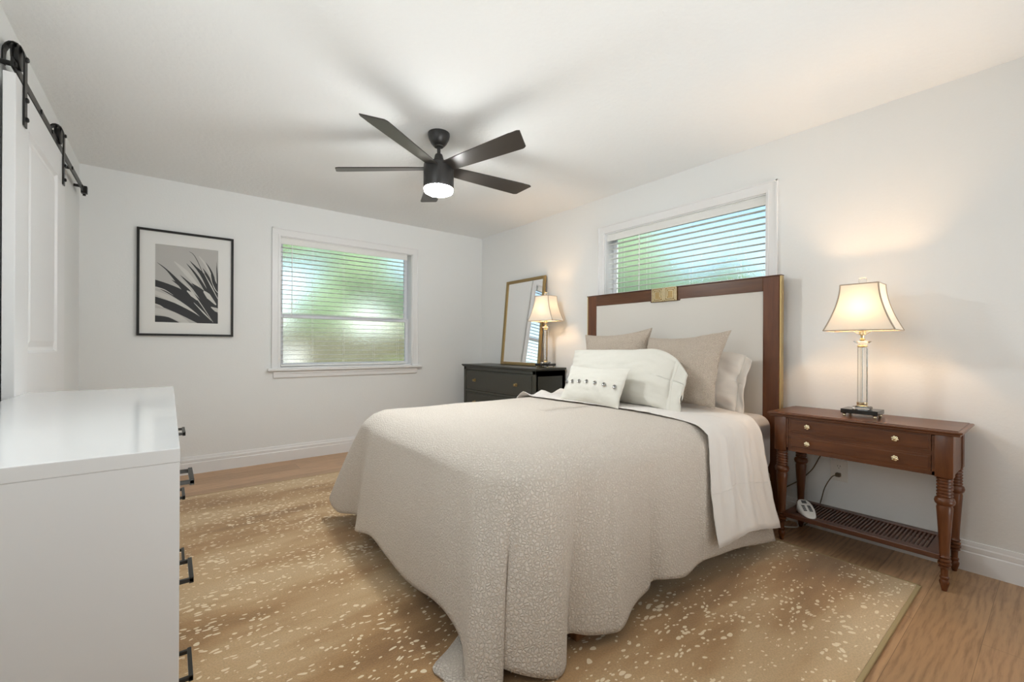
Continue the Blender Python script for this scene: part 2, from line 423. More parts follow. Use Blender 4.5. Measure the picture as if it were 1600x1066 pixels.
blind('white horizontal slat blind in the lower wide window beside the picture', W1[0] + .012, W1[1] - .055, W1[2] + .012, W1[3] - .010, P1, W1[0] + .105, (W1[0] + .30, W1[0] + .60, W1[0] + .92, W1[1] - .15))
blind('white horizontal slat blind in the high window above the headboard', W2[0] + .014, W2[1] - .012, W2[2] + .012, W2[3] - .010, P2, W2[1] - .36, (W2[0] + .20, W2[0] + .56, W2[0] + .94, W2[1] - .16))

# ------------------------------------------------------------------ outdoors
b = B(); box(b, -9, 16, YB + T + .1, 22, -.25, -.12); tag(obj('lawn', b, 'lawn'), kind='structure')
b = B(); box(b, XR + T + .02, 16, -6, YB + T + .1, -.25, -.12); tag(obj('side_lawn', b, 'lawn'), kind='structure')
t = thing('garden_fence', 'low brown board fence outside the lower wide window', 'fence', (2.5, 9.2, -.12))
for k in range(6):
    bm = B()
    for i in range(10): box(bm, -6 + k * 2 + i * .2, -6 + k * 2 + i * .2 + .185, -.01, .01, 0, 1.52, .004)
    box(bm, -6 + k * 2, -4 + k * 2, .01, .05, .3, .4); box(bm, -6 + k * 2, -4 + k * 2, .01, .05, 1.15, 1.25)
    obj('board_panel', bm, 'fence_board', t)
    bm = B(); box(bm, -6.05 + k * 2, -5.95 + k * 2, .01, .11, 0, 1.6, .005); obj('post', bm, 'fence_board', t)
rnd = random.Random(5)
def bush(name, label, cat, loc, blobs, m, trunk=None, group=None):
    root = thing(name, label, cat, loc, group=group)
    bm = B()
    for (x, y, z, r) in blobs:
        t_ = bmesh.new(); bmesh.ops.create_icosphere(t_, subdivisions=4, radius=1)
        for v_ in t_.verts:
            q = v_.co.copy(); k = 1 + .45 * mnoise.noise(q * 2.2 + Vector((x, y, z))) + .35 * mnoise.noise(q * 6 + Vector((z, x, y)))
            v_.co = q * r * k + Vector((x, y, z))
        merge(bm, t_)
    obj('crown', bm, m, root)
    if trunk:
        bm = B(); tube(bm, [(0, 0, 0), (.05, .03, trunk * .5), (0, 0, trunk)], [.11, .09, .06], 8); obj('trunk', bm, 'bark', root)
    return root
bush('garden_tree', 'leafy green tree outside the left half of the lower wide window', 'tree', (.6, 11.2, -.12), [(-.9, 0, 2.3, .7), (-1.2, 0, 3.4, .9), (.1, .3, 3.9, .8), (.9, 0, 3.5, .6)], 'leaves', 3.0)
bush('garden_tree', 'pale leafy tree outside the middle of the lower wide window', 'tree', (3.3, 12.6, -.12), [(0, 0, 2.1, .8), (-.8, 0, 4.2, .8), (1.1, .2, 3.6, 1.0), (.3, 0, 2.9, .6), (2.2, 0, 2.6, .7)], 'leaves_pale', 2.6)
bush('garden_shrub', 'rounded green shrub outside the right end of the lower wide window', 'shrub', (6.0, 11.0, -.12), [(0, 0, 1.2, .9), (.5, 0, 2.1, .8), (.3, .2, 3.3, .8), (-.4, 0, .6, .7)], 'leaves')
bush('garden_hedge', 'dark low hedge in front of the fence outside the lower wide window', 'hedge', (2.6, 8.4, -.12), [(-2.0, 0, .25, .42), (-1.0, 0, .22, .42), (0, 0, .25, .4), (1.0, 0, .3, .45), (2.0, 0, .3, .5)], 'leaves')
t = thing('invented_urn', 'white urn invented for an unknown bright thing outside the lower left pane', 'urn', (1.42, 7.3, -.12))  # made-up object standing for an unidentified bright patch
bm = B(); lathe(bm, [(.14, 0), (.16, .05), (.09, .1), (.08, .55), (.12, .62), (.20, .75), (.23, .98), (.25, 1.12), (.27, 1.14), (.25, 1.16), (.22, 1.12)]); obj('bowl', bm, 'pot_white', t, smooth=True)
bush('garden_tree', 'broad green tree outside the high window above the headboard', 'tree', (8.2, 6.6, -.12), [(0, 0, 2.9, 1.1), (.3, 1.4, 3.3, 1.3), (-.2, -1.0, 2.3, .8), (.8, .4, 4.0, .8)], 'leaves_pale', 2.6)
bush('garden_shrub', 'smaller green tree to the right outside the high window', 'shrub', (7.6, 2.8, -.12), [(0, 0, 1.2, .8), (0, .9, 1.8, .8)], 'leaves', 1.4)

# ------------------------------------------------------------------ rug
RX0, RX1, RY0, RY1 = -.02, 2.70, .405, 3.85
root = thing('area_rug', 'tan antelope-spotted area rug under the bed', 'rug', ((RX0 + RX1) / 2, (RY0 + RY1) / 2, 0), 0)
hx, hy = (RX1 - RX0) / 2, (RY1 - RY0) / 2
bm = B(); box(bm, -hx + .014, hx - .014, -hy + .014, hy - .014, .001, .012, .003); obj('pile', bm, 'antelope_pile', root)
bm = B()
box(bm, -hx, hx, -hy, -hy + .016, 0, .011, .004); box(bm, -hx, hx, hy - .016, hy, 0, .011, .004)
box(bm, -hx, -hx + .016, -hy, hy, 0, .011, .004); box(bm, hx - .016, hx, -hy, hy, 0, .011, .004)
obj('binding', bm, 'rug_binding', root)
# ------------------------------------------------------------------ barn door and its rail
DX0, DX1, DY0, DY1, DT = -.510, -.475, 2.54, 3.56, 2.150
root = thing('barn_door', 'white panelled sliding barn door hanging on the left wall', 'door', ((DX0 + DX1) / 2, (DY0 + DY1) / 2, .015))
ox, oy = root.location.x, root.location.y
bm = B()
f0, f1 = DX0 - ox, DX1 - ox
sw = .205
zs = [(.015, .22), (.84, 1.05), (2.0, DT)]   # rails: bottom, lock, top
def dbox(a, b_, c_, e, g, h_, bev=0): box(bm, a, b_, c_ - oy, e - oy, g - .015, h_ - .015, bev)
dbox(f0, f1, DY0, DY0 + sw, .015, DT, .002); dbox(f0, f1, DY1 - sw, DY1, .015, DT, .002)
for g, h_ in zs: dbox(f0, f1, DY0 + sw - .001, DY1 - sw + .001, g, h_, .002)
for g, h_ in ((.22, .84), (1.05, 2.0)):
    # recessed moulding slope and the raised field
    a0, a1 = DY0 + sw - oy, DY1 - sw - oy; g -= .015; h_ -= .015
    def ring(dy, dx): return [bm.verts.new((f1 - dx, yy, zz)) for yy, zz in ((a0 + dy, g + dy), (a1 - dy, g + dy), (a1 - dy, h_ - dy), (a0 + dy, h_ - dy))]
    rs = [ring(0, .0), ring(.012, .012), ring(.026, .013), ring(.055, .003)]
    for p_, q_ in zip(rs, rs[1:]):
        for i in range(4): bm.faces.new((p_[i], p_[(i + 1) % 4], q_[(i + 1) % 4], q_[i]))
    bm.faces.new(rs[-1])
    box(bm, f0, f0 + .008, a0 - .01, a1 + .01, g - .01, h_ + .01)
obj('door_panel', bm, 'door_paint', root)
RZ0, RZ1 = 2.188, 2.226
def hanger(yc):
    bm = B()
    w = .021
    # J strap: front leg, arch over the wheel, back leg
    path = [(.0075, 1.985), (.0075, 2.265)]
    for k in range(0, 9):
        a = math.pi * k / 8; path.append((.0075 - .030 + .030 * math.cos(a) * 1.0, 2.265 + .048 * math.sin(a)))
    path += [(-.0525 + .0, 2.225)]
    th = .005; rows = []
    for i, (x, z) in enumerate(path):
        pa = path[max(i - 1, 0)]; pb = path[min(i + 1, len(path) - 1)]
        d = Vector((pb[0] - pa[0], pb[1] - pa[1])).normalized(); nx, nz = d.y, -d.x
        rows.append([bm.verts.new((f1 + x + nx * s * th / 2 - .003, yc - oy + q * w, z + nz * s * th / 2 - .015)) for s, q in ((-1, -1), (1, -1), (1, 1), (-1, 1))])
    for p_, q_ in zip(rows, rows[1:]):
        for i in range(4): bm.faces.new((p_[i], p_[(i + 1) % 4], q_[(i + 1) % 4], q_[i]))
    bm.faces.new(rows[0]); bm.faces.new(rows[-1])
    hg = obj('hanger_strap', bm, 'black_metal', root)
    bm = B()
    for zz in (2.015, 2.095, 2.262):
        lathe(bm, [(0, 0), (.010, 0), (.010, .006), (.006, .009), (0, .009)], (f1 + .007, yc - oy, zz - .015), 6, 'X')
    obj('bolt', bm, 'black_metal', hg)
    bm = B()
    lathe(bm, [(.008, -.011), (.050, -.011), (.050, -.006), (.037, -.004), (.037, .004), (.050, .006), (.050, .011), (.008, .011)], ((-.493) - ox, yc - oy, 2.262 - .015), 28, 'X')
    obj('wheel', bm, 'black_metal', hg, auto=35)
hanger(2.655); hanger(3.49)
root = thing('door_rail', 'black metal rail that the white barn door hangs from', 'rail', (-.493, 3.4, RZ0))
bm = B(); box(bm, -.004, .004, 2.575 - 3.4, 4.40 - 3.4, 0, RZ1 - RZ0, .001); obj('track_bar', bm, 'black_metal', root)
for yy in (2.60, 3.05, 3.30, 3.90, 4.30):
    bm = B(); lathe(bm, [(.010, XL + .493 + .001), (.010, -.003)], (0, yy - 3.4, .019), 14, 'X'); lathe(bm, [(0, 0), (.011, .0), (.011, .005), (0, .007)], (.004, yy - 3.4, .019), 6, 'X')
    obj('standoff', bm, 'black_metal', root)
bm = B(); box(bm, -.012, .022, 4.375 - 3.4, 4.415 - 3.4, -.008, .044, .003); lathe(bm, [(.009, -.012), (.009, .0)], (.005, 4.395 - 3.4, -.012), 10); obj('end_stop', bm, 'black_metal', root)

# ------------------------------------------------------------------ framed palm picture
PX0, PX1, PZ0, PZ1 = -.205, .442, 1.162, 2.020
root = thing('framed_picture', 'black framed palm leaf photograph with wide white mat', 'picture', ((PX0 + PX1) / 2, YB - .001, PZ0))
w, hgt = (PX1 - PX0) / 2, PZ1 - PZ0; fw = .017
bm = B()
for a, b_, c_, e in ((-w, -w + fw, 0, hgt), (w - fw, w, 0, hgt), (-w + fw, w - fw, 0, fw), (-w + fw, w - fw, hgt - fw, hgt)): box(bm, a, b_, -.028, 0, c_, e, .001)
obj('frame', bm, 'black_metal', root)
IX0, IX1, IZ0, IZ1 = -.092 - root.location.x, .330 - root.location.x, 1.273 - PZ0, 1.905 - PZ0
bm = B()
for a, b_, c_, e in ((-w + fw, IX0, fw, hgt - fw), (IX1, w - fw, fw, hgt - fw), (IX0, IX1, fw, IZ0), (IX0, IX1, IZ1, hgt - fw)): box(bm, a, b_, -.012, -.006, c_, e)
obj('mat_board', bm, 'mat_board', root)
bm = B()
bm.faces.new([bm.verts.new((x, -.0065, z)) for x, z in ((IX0, IZ0), (IX1, IZ0), (IX1, IZ1), (IX0, IZ1))])
def clip(poly):
    for ax, lim, sg in ((0, 0, 1), (0, 1, -1), (1, 0, 1), (1, 1, -1)):
        o_ = []
        for i in range(len(poly)):
            p_, q_ = poly[i - 1], poly[i]; ip = (p_[ax] - lim) * sg >= 0; iq = (q_[ax] - lim) * sg >= 0
            if ip != iq:
                t_ = (lim - p_[ax]) / (q_[ax] - p_[ax]); o_.append((p_[0] + t_ * (q_[0] - p_[0]), p_[1] + t_ * (q_[1] - p_[1])))
            if iq: o_.append(q_)
        poly = o_
        if not poly: return []
    return poly
layer = [0]
def blade2(pts, ws, mi):
    """ribbon through pixel points of the print (x 262..760, y 238..860), widths in the same units"""
    pts = smooth_path([((x - 262) / 498, (860 - y) / 622, 0) for x, y in pts], 5); n_ = len(pts)
    layer[0] += 1; dy = -.0066 - layer[0] * .00003
    def wd(i):
        t_ = i / (n_ - 1) * (len(ws) - 1); k = min(int(t_), len(ws) - 2); return (ws[k] + (ws[k + 1] - ws[k]) * (t_ - k)) / 560
    L = []
    for i in range(n_):
        d = (pts[min(i + 1, n_ - 1)] - pts[max(i - 1, 0)]).normalized(); q = Vector((-d.y, d.x, 0)) * wd(i) / 2
        L.append((pts[i] + q, pts[i] - q))
    for (a, b_), (c_, e) in zip(L, L[1:]):
        pl = clip([(a.x, a.y), (b_.x, b_.y), (e.x, e.y), (c_.x, c_.y)])
        if len(pl) >= 3:
            f = bm.faces.new([bm.verts.new((IX0 + (IX1 - IX0) * x, dy, IZ0 + (IZ1 - IZ0) * z)) for x, z in pl]); f.material_index = mi
D_, L_ = 1, 2
blade2([(405, 365), (500, 450), (600, 560)], [4, 38, 20], L_)
blade2([(600, 300), (680, 400), (740, 520)], [4, 26, 30], L_)
blade2([(250, 620), (420, 690), (620, 820)], [26, 40, 30], L_)
blade2([(250, 770), (400, 800), (520, 870)], [40, 50, 30], L_)
blade2([(250, 545), (430, 620), (600, 730), (760, 880)], [42, 80, 95, 110], D_)
blade2([(250, 685), (400, 735), (560, 810), (680, 880)], [52, 64, 60, 40], D_)
blade2([(250, 835), (360, 840), (470, 880)], [50, 38, 10], D_)
blade2([(275, 385), (350, 440), (450, 545), (560, 660), (740, 850)], [1, 10, 34, 70, 90], D_)
blade2([(385, 515), (470, 570), (560, 650)], [1, 22, 40], D_)
blade2([(450, 470), (560, 570), (660, 690), (770, 860)], [1, 24, 56, 90], D_)
for tip, mid, w_ in (((500, 370), (600, 490), 22), ((525, 345), (640, 480), 28), ((570, 385), (660, 500), 44), ((520, 270), (590, 345), 6), ((655, 345), (720, 470), 22), ((630, 395), (700, 520), 30), ((640, 430), (700, 560), 60), ((540, 530), (640, 610), 40), ((700, 440), (740, 560), 50), ((745, 330), (756, 480), 8), ((745, 370), (755, 520), 12)):
    blade2([tip, mid, (765, 760)], [1, w_, w_ * 1.7] if tip[1] > 300 else [1, w_, 1], D_)
blade2([(430, 480), (560, 620), (720, 850)], [1, 10, 2], L_)
blade2([(505, 595), (545, 625), (590, 670)], [6, 30, 3], L_)
blade2([(640, 590), (680, 630), (745, 700)], [10, 42, 8], L_)
blade2([(560, 690), (640, 770), (705, 835)], [2, 12, 3], L_)
blade2([(620, 400), (700, 540), (760, 650)], [1, 10, 4], L_)
blade2([(680, 440), (730, 560), (765, 600)], [1, 8, 3], L_)
blade2([(250, 580), (330, 600), (400, 640)], [8, 8, 1], L_)
blade2([(250, 715), (300, 730), (340, 755)], [10, 8, 1], L_)
blade2([(262, 780), (400, 800), (470, 850)], [5, 12, 2], L_)
blade2([(700, 720), (740, 740), (770, 750)], [2, 30, 30], L_)
bmesh.ops.recalc_face_normals(bm, faces=bm.faces)
me = bpy.data.meshes.new('photo_print'); bm.to_mesh(me); bm.free(); link('photo_print', me, ['print_ground', 'print_dark', 'print_light'], root)

# ------------------------------------------------------------------ ceiling fan
FX, FY = 1.342, 2.470
root = thing('ceiling_fan', 'dark bronze five-blade ceiling fan with a glowing round light', 'ceiling fan', (FX, FY, H))
bm = B(); lathe(bm, [(.0, 0), (.068, 0), (.069, -.012), (.064, -.035), (.050, -.062), (.036, -.078), (.030, -.080), (.028, -.086), (.0, -.086)], n=36); obj('canopy', bm, 'fan_metal', root, auto=40)
bm = B(); lathe(bm, [(.011, -.08), (.011, -.15)], n=16); obj('downrod', bm, 'fan_metal', root, auto=40)
bm = B(); lathe(bm, [(.012, -.128), (.021, -.132), (.025, -.140), (.037, -.190), (.037, -.196), (.0, -.196)], n=28); obj('rod_coupling', bm, 'fan_metal', root, auto=40)
bm = B(); lathe(bm, [(.0, -.193), (.085, -.196), (.094, -.203), (.0955, -.23), (.0955, -.345), (.092, -.350), (.0, -.350)], n=48)
hs = obj('motor_housing', bm, 'fan_metal', root, auto=40)
bm = B(); lathe(bm, [(.0, -.349), (.0905, -.349), (.0915, -.360), (.086, -.374), (.066, -.384), (.035, -.389), (.0, -.391)], n=48); obj('light_diffuser', bm, 'fan_light_on', root, auto=60)
bz = -.222
first = None
for k in range(5):
    a = R(212 + 72 * k)
    bm = B()
    st = [(.060, .042), (.10, .046), (.20, .052), (.45, .062), (.62, .068), (.655, .068), (.672, .060)]
    pitch = R(-13); rows = []
    for (r_, hw) in st:
        # swept-back tip: the leading corner is cut shorter
        rr = []
        for s in (-1, 1):
            ext = 0
            if r_ > .65: ext = -.030 if s > 0 else .015
            for tz in (-.0035, .0035):
                y_ = s * hw; rr.append(Vector((r_ + ext, y_ * math.cos(pitch), y_ * math.sin(pitch) + tz)))
        rows.append([bm.verts.new(q) for q in (rr[0], rr[1], rr[3], rr[2])])
    for p_, q_ in zip(rows, rows[1:]):
        for i in range(4): bm.faces.new((p_[i], p_[(i + 1) % 4], q_[(i + 1) % 4], q_[i]))
    bm.faces.new(rows[0]); bm.faces.new(rows[-1])
    bmesh.ops.bevel(bm, geom=[e for e in bm.edges if all(v_.co.x > .6 for v_ in e.verts)], offset=.0015, segments=2, affect='EDGES')
    o = obj('blade', bm, 'fan_blade', root); o.rotation_euler = (0, 0, a); o.location = (0, 0, bz)

# ------------------------------------------------------------------ white dresser
GX0, GX1, GY0, GY1, GH = -.474, .018, 1.092, 2.722, .885
root = thing('white_dresser', 'glossy white dresser with black pulls beside the barn door', 'dresser', ((GX0 + GX1) / 2, (GY0 + GY1) / 2, 0))
hx, hy = (GX1 - GX0) / 2, (GY1 - GY0) / 2
bm = B(); box(bm, -hx, hx, -hy, hy, GH - .028, GH, .002); obj('top', bm, 'gloss_white', root)
bm = B(); box(bm, -hx, hx - .001, -hy + .001, -hy + .019, .012, GH - .028, .001); box(bm, -hx, hx - .001, hy - .019, hy - .001, .012, GH - .028, .001)
box(bm, -hx, -hx + .008, -hy + .02, hy - .02, .012, GH - .028); box(bm, -hx, hx - .03, -hy + .02, hy - .02, .07, .09); box(bm, -hx + .03, hx - .045, -hy + .02, hy - .02, .013, .09)
obj('carcass', bm, 'gloss_white', root)
dw = (GY1 - GY0 - .042) / 2; dh = .258
def drawer_white(yc, zc):
    bm = B(); box(bm, hx - .020, hx, yc - dw / 2 + .002, yc + dw / 2 - .002, zc - dh / 2 + .002, zc + dh / 2 - .002, .0015); box(bm, -hx + .03, hx - .02, yc - dw / 2 + .03, yc + dw / 2 - .03, zc - dh / 2 + .03, zc + dh / 2 - .05)
    d = obj('drawer', bm, 'gloss_white', root)
    bm = B(); s = .005; L = .064; dp = .036
    cyy = yc
    box(bm, hx, hx + dp, cyy - L - s, cyy - L + s, zc - s, zc + s, .0008); box(bm, hx, hx + dp, cyy + L - s, cyy + L + s, zc - s, zc + s, .0008)
    box(bm, hx + dp - 2 * s, hx + dp, cyy - L - s, cyy + L + s, zc - s * 1.6, zc + s * 1.6, .0008)
    obj('pull', bm, 'pull_metal', d)
for yc in (-hy + .021 + dw / 2, hy - .021 - dw / 2):
    for zc in (.725, .463, .201): drawer_white(yc, zc)

# ------------------------------------------------------------------ dark dresser in the corner
QX0, QX1, QY0, QY1, QH = 2.665, 3.070, 3.035, 4.335, .884
root = thing('dark_dresser', 'charcoal painted dresser in the corner beyond the bed', 'dresser', ((QX0 + QX1) / 2, (QY0 + QY1) / 2, 0))
hx, hy = (QX1 - QX0) / 2, (QY1 - QY0) / 2
bm = B(); box(bm, -hx, hx, -hy, hy, QH - .016, QH, .005, seg=3); box(bm, -hx + .008, hx, -hy + .008, hy - .008, QH - .026, QH - .015, .004); obj('top', bm, 'dark_paint', root)
bm = B()
bx0, by0 = -hx + .02, -hy + .022
for a, b_ in ((by0, by0 + .018), (-by0 - .018, -by0)): box(bm, bx0 + .012, hx, a, b_, .10, QH - .026)
for a, b_ in ((by0, by0 + .045), (-by0 - .045, -by0)): box(bm, bx0, bx0 + .03, a, b_, .0, QH - .026, .002); box(bm, hx - .04, hx, a, b_, .0, QH - .026, .002)
box(bm, bx0, bx0 + .02, by0, -by0, QH - .060, QH - .026, .001); box(bm, bx0, bx0 + .02, by0, -by0, .08, .13, .001)
for z_ in (.335, .575): box(bm, bx0 + .001, bx0 + .02, by0, -by0, z_, z_ + .022, .001)
box(bm, bx0 + .03, hx, by0 + .01, by0 + .013, .12, QH - .026); box(bm, hx - .01, hx, by0, -by0, .1, QH - .026)
box(bm, bx0 + .015, hx - .01, by0 - .0, by0 + .02, .10, .16); box(bm, bx0 + .015, hx - .01, by0, by0 + .02, QH - .08, QH - .026)
obj('body', bm, 'dark_paint', root)
for z0d, z1d in ((.600, .820), (.360, .572), (.133, .332)):
    bm = B(); a0, a1 = by0 + .050, -by0 - .050
    box(bm, bx0 + .004, bx0 + .022, a0, a1, z0d, z1d, .002); box(bm, bx0 - .001, bx0 + .006, a0 + .012, a1 - .012, z0d + .012, z1d - .012, .003)
    box(bm, bx0 + .022, hx - .03, a0 + .02, a1 - .02, z0d + .02, z1d - .03)
    d = obj('drawer', bm, 'dark_paint', root)
    zm = (z0d + z1d) / 2
    for yy in (3.345 - root.location.y, 4.080 - root.location.y):
        bm = B(); lathe(bm, [(0, .001), (-.0, .0), (.019, 0), (.019, -.003), (.007, -.005), (.006, -.014), (.013, -.020), (.0145, -.026), (.010, -.031), (0, -.032)], (bx0 - .001, yy, zm), 20, 'X'); obj('knob', bm, 'old_gold', d, auto=50)

# mirror leaning on the dresser against the wall
def quad_frame(bm, W_, Hh, fwid, th, bev=.002):
    for a, b_, c_, e in ((-W_ / 2, -W_ / 2 + fwid, 0, Hh), (W_ / 2 - fwid, W_ / 2, 0, Hh), (-W_ / 2 + fwid, W_ / 2 - fwid, 0, fwid), (-W_ / 2 + fwid, W_ / 2 - fwid, Hh - fwid, Hh)):
        box(bm, -th, 0, a, b_, c_, e, bev)
root = thing('leaning_mirror', 'gold framed rectangular mirror leaning on the dark dresser', 'mirror', (2.985, 3.655, QH + .0005))
root.rotation_euler = (0, R(5.1), 0)
bm = B(); quad_frame(bm, .655, .945, .030, .024, .004)
for a, b_, c_, e in ((-.305, -.297, .024, .921), (.297, .305, .024, .921), (-.297, .297, .024, .032), (-.297, .297, .913, .921)): box(bm, -.019, -.008, a, b_, c_, e, .002)
obj('frame', bm, 'old_gold', root)
bm = B(); box(bm, -.012, -.009, -.300, .300, .028, .918); obj('mirror_glass', bm, 'mirror_silver', root)
bm = B(); box(bm, -.008, -.002, -.310, .310, .02, .925); obj('backing', bm, 'dark_cloth', root)

# ------------------------------------------------------------------ table lamps
def table_lamp(label, loc, rotz, power, scale=1.0):
    root = thing('table_lamp', label, 'lamp', loc, rotz, 'crystal column table lamps')
    root.scale = (scale,) * 3
    for sx in (-1, 1):
        for sy in (-1, 1):
            bm = B(); lathe(bm, [(.0, 0), (.006, .001), (.0085, .006), (.006, .012), (.010, .017), (.0, .019)], (sx * .052, sy * .064, 0), 12)
            obj('foot', bm, 'pale_brass', root, auto=50)
    bm = B(); box(bm, -.0645, .0645, -.078, .078, .018, .040, .0015); obj('base', bm, 'black_stone', root)
    bm = B(); box(bm, -.034, .034, -.038, .038, .040, .055, .006, seg=2); obj('crystal_plinth', bm, 'crystal', root)
    bm = B(); lathe(bm, [(0, .055), (.026, .055), (.026, .058), (.022, .062), (.024, .070), (.024, .076), (0, .076)], n=24); obj('collar', bm, 'pale_brass', root, auto=40)
    bm = B(); lathe(bm, [(0, .366), (.020, .366), (.023, .372), (.020, .378), (0, .378)], n=24); obj('collar', bm, 'pale_brass', root, auto=40)
    bm = B(); lathe(bm, [(.0225, .077), (.0225, .366)], n=8); obj('crystal_column', bm, 'crystal', root)
    bm = B(); lathe(bm, [(.0030, .076), (.0030, .366)], n=12); obj('centre_rod', bm, 'chrome', root, auto=40)
    bm = B(); lathe(bm, [(0, .378), (.018, .380), (.036, .394), (.041, .399), (.036, .400), (.0, .393)], n=28); obj('crystal_dish', bm, 'crystal', root, auto=50)
    bm = B(); lathe(bm, [(.007, .394), (.010, .405), (.014, .409), (.006, .416), (.009, .43), (.015, .434), (.015, .47), (.010, .475)], n=20); obj('socket', bm, 'pale_brass', root, auto=40)
    bm = B()
    for s in (-1, 1): tube(bm, smooth_path([(0, s * .012, .432), (0, s * .05, .47), (0, s * .062, .55), (0, s * .045, .64), (0, s * .004, .700)], 6), .0013, 6)
    obj('harp', bm, 'pale_brass', root)
    bm = B(); lathe(bm, [(.010, .475), (.014, .488), (.026, .515), (.030, .538), (.024, .560), (.010, .572), (0, .574)], n=20); obj('bulb', bm, 'bulb_on', root, smooth=True)
    # flared four-sided shade
    zb, zt = .455, .697; ht, hb = (.071, .080), (.094, .150); prof = []
    for k in range(15):
        t_ = k / 14; s = (1 - t_) ** 1.75
        prof.append((ht[0] + (hb[0] - ht[0]) * s, ht[1] + (hb[1] - ht[1]) * s, zb + (zt - zb) * t_))
    P = []
    crn = ((-1, -1), (1, -1), (1, 1), (-1, 1), (-1, -1))
    for hx_, hy_, z_ in prof:
        row = []
        for i in range(4):
            for q in range(8):
                f_ = q / 8; bow = 1 - .05 * math.sin(math.pi * f_)
                x_ = (crn[i][0] * (1 - f_) + crn[i + 1][0] * f_); y_ = (crn[i][1] * (1 - f_) + crn[i + 1][1] * f_)
                row.append((x_ * hx_, y_ * hy_, z_))
        row.append(row[0]); P.append(row)
    sh = grid_mesh('lamp_shade', P, 'shade_silk', root)
    for f in sh.data.polygons: f.use_smooth = False
    bm = B()
    for sx, sy in crn[:4]: tube(bm, [(sx * a, sy * b_, z_) for a, b_, z_ in prof], .0034, 6)
    for lev in (prof[0], prof[-1]): tube(bm, [(sx * lev[0], sy * lev[1], lev[2]) for sx, sy in crn[:4]], .0030, 6, closed=True)
    tube(bm, [(0, -prof[-2][1], prof[-2][2]), (0, prof[-2][1], prof[-2][2])], .0015, 6)
    obj('shade_trim', bm, 'shade_trim', root)
    bm = B(); lathe(bm, [(.006, .694), (.006, .704), (.016, .708), (.018, .716), (.017, .728), (.010, .735), (0, .737)], n=20); obj('finial', bm, 'crystal', root, auto=50)
    L = lamp('lamp_light', 'POINT', (0, 0, .568), power, (1.0, .62, .32), radius=.032); L.parent = root
    return root
NZ = .728
table_lamp('lit crystal column lamp on the brown nightstand', (2.885, .668, NZ), 0, 7.5)
table_lamp('lit crystal column lamp in front of the leaning mirror on the dark dresser', (2.895, 3.150, QH), R(10), 4.0, 1.0)

# ------------------------------------------------------------------ bed
root = thing('bed', 'wood framed bed with cream upholstered headboard and brass key ornament', 'bed', (2.0, 1.90, 0))
def bb(bm, x0, x1, y0, y1, z0, z1, bev=0, seg=2): box(bm, x0 - 2.0, x1 - 2.0, y0 - 1.9, y1 - 1.9, z0, z1, bev, seg=seg)
HX0, HX1, HY0, HY1, HT = 2.995, 3.035, 1.098, 2.705, 1.545
bm = B(); bb(bm, HX0 - .002, HX1, HY0 - .001, HY1 + .001, HT - .0035, HT + .003, .002); obj('headboard_cap', bm, 'shelf_wood', root)
for a_ in (HY0 + .012, HY1 - .108):
    bm = B(); bb(bm, HX0, HX1, a_, a_ + .096, 0, HT - .004, .003); obj('headboard_stile', bm, 'headboard_wood_z', root)
bm = B(); bb(bm, HX0 + .0005, HX1, HY0 + .108, HY1 - .108, 1.452, HT - .004, .003); bb(bm, HX0 - .001, HX1, 1.785, 2.040, 1.440, 1.475, .006)
obj('headboard_rail', bm, 'headboard_wood_y', root)
bm = B(); bb(bm, HX0 + .001, HX1, HY0 + .108, HY1 - .108, .30, .40, .003); obj('headboard_rail', bm, 'headboard_wood_y', root)
bm = B(); bb(bm, HX0 + .006, HX1 - .006, HY0 + .104, HY1 - .104, .38, 1.456, .003); obj('upholstered_panel', bm, 'headboard_linen', root)
for a_ in (HY0, HY1 - .013):
    bm = B(); bb(bm, HX0 + .003, HX1, a_, a_ + .013, .02, HT, .003); obj('brass_edging', bm, 'brass', root)
bm = B(); oy0, oy1, oz0, oz1 = 1.805, 2.020, 1.442, 1.548
bb(bm, HX0 - .010, HX0, oy0, oy1, oz0, oz1, .001)
obj('ornament_plate', bm, 'old_gold', root)
bm = B(); s = .0050; xf = HX0 - .0145
def strip(ya, za, yb, zb_): bb(bm, xf, HX0 - .009, min(ya, yb) - s / 2, max(ya, yb) + s / 2, min(za, zb_) - s / 2, max(za, zb_) + s / 2, .0008)
mid = (oy0 + oy1) / 2
def key(ya, yb, flip):
    # square spiral between ya and yb
    a, b_, c_, e = ya, yb, oz0 + .004, oz1 - .004; p_ = .0125
    pts = [(a, c_), (a, e), (b_, e), (b_, c_ + p_ * 0 + .002), (a + p_, c_ + .002), (a + p_, e - p_), (b_ - p_, e - p_), (b_ - p_, c_ + p_ + .002), (a + 2 * p_, c_ + p_ + .002), (a + 2 * p_, e - 2 * p_), (b_ - 2 * p_, e - 2 * p_), (b_ - 2 * p_, c_ + 2 * p_ + .006)]
    if flip: pts = [(ya + yb - y_, z_) for y_, z_ in pts]
    for (y1_, z1__), (y2_, z2_) in zip(pts, pts[1:]): strip(y1_, z1__, y2_, z2_)
key(oy0 + .004, mid - .010, False); key(mid + .010, oy1 - .004, True); strip(mid, oz0 + .004, mid, oz1 - .004)
obj('key_ornament', bm, 'pale_brass', root)
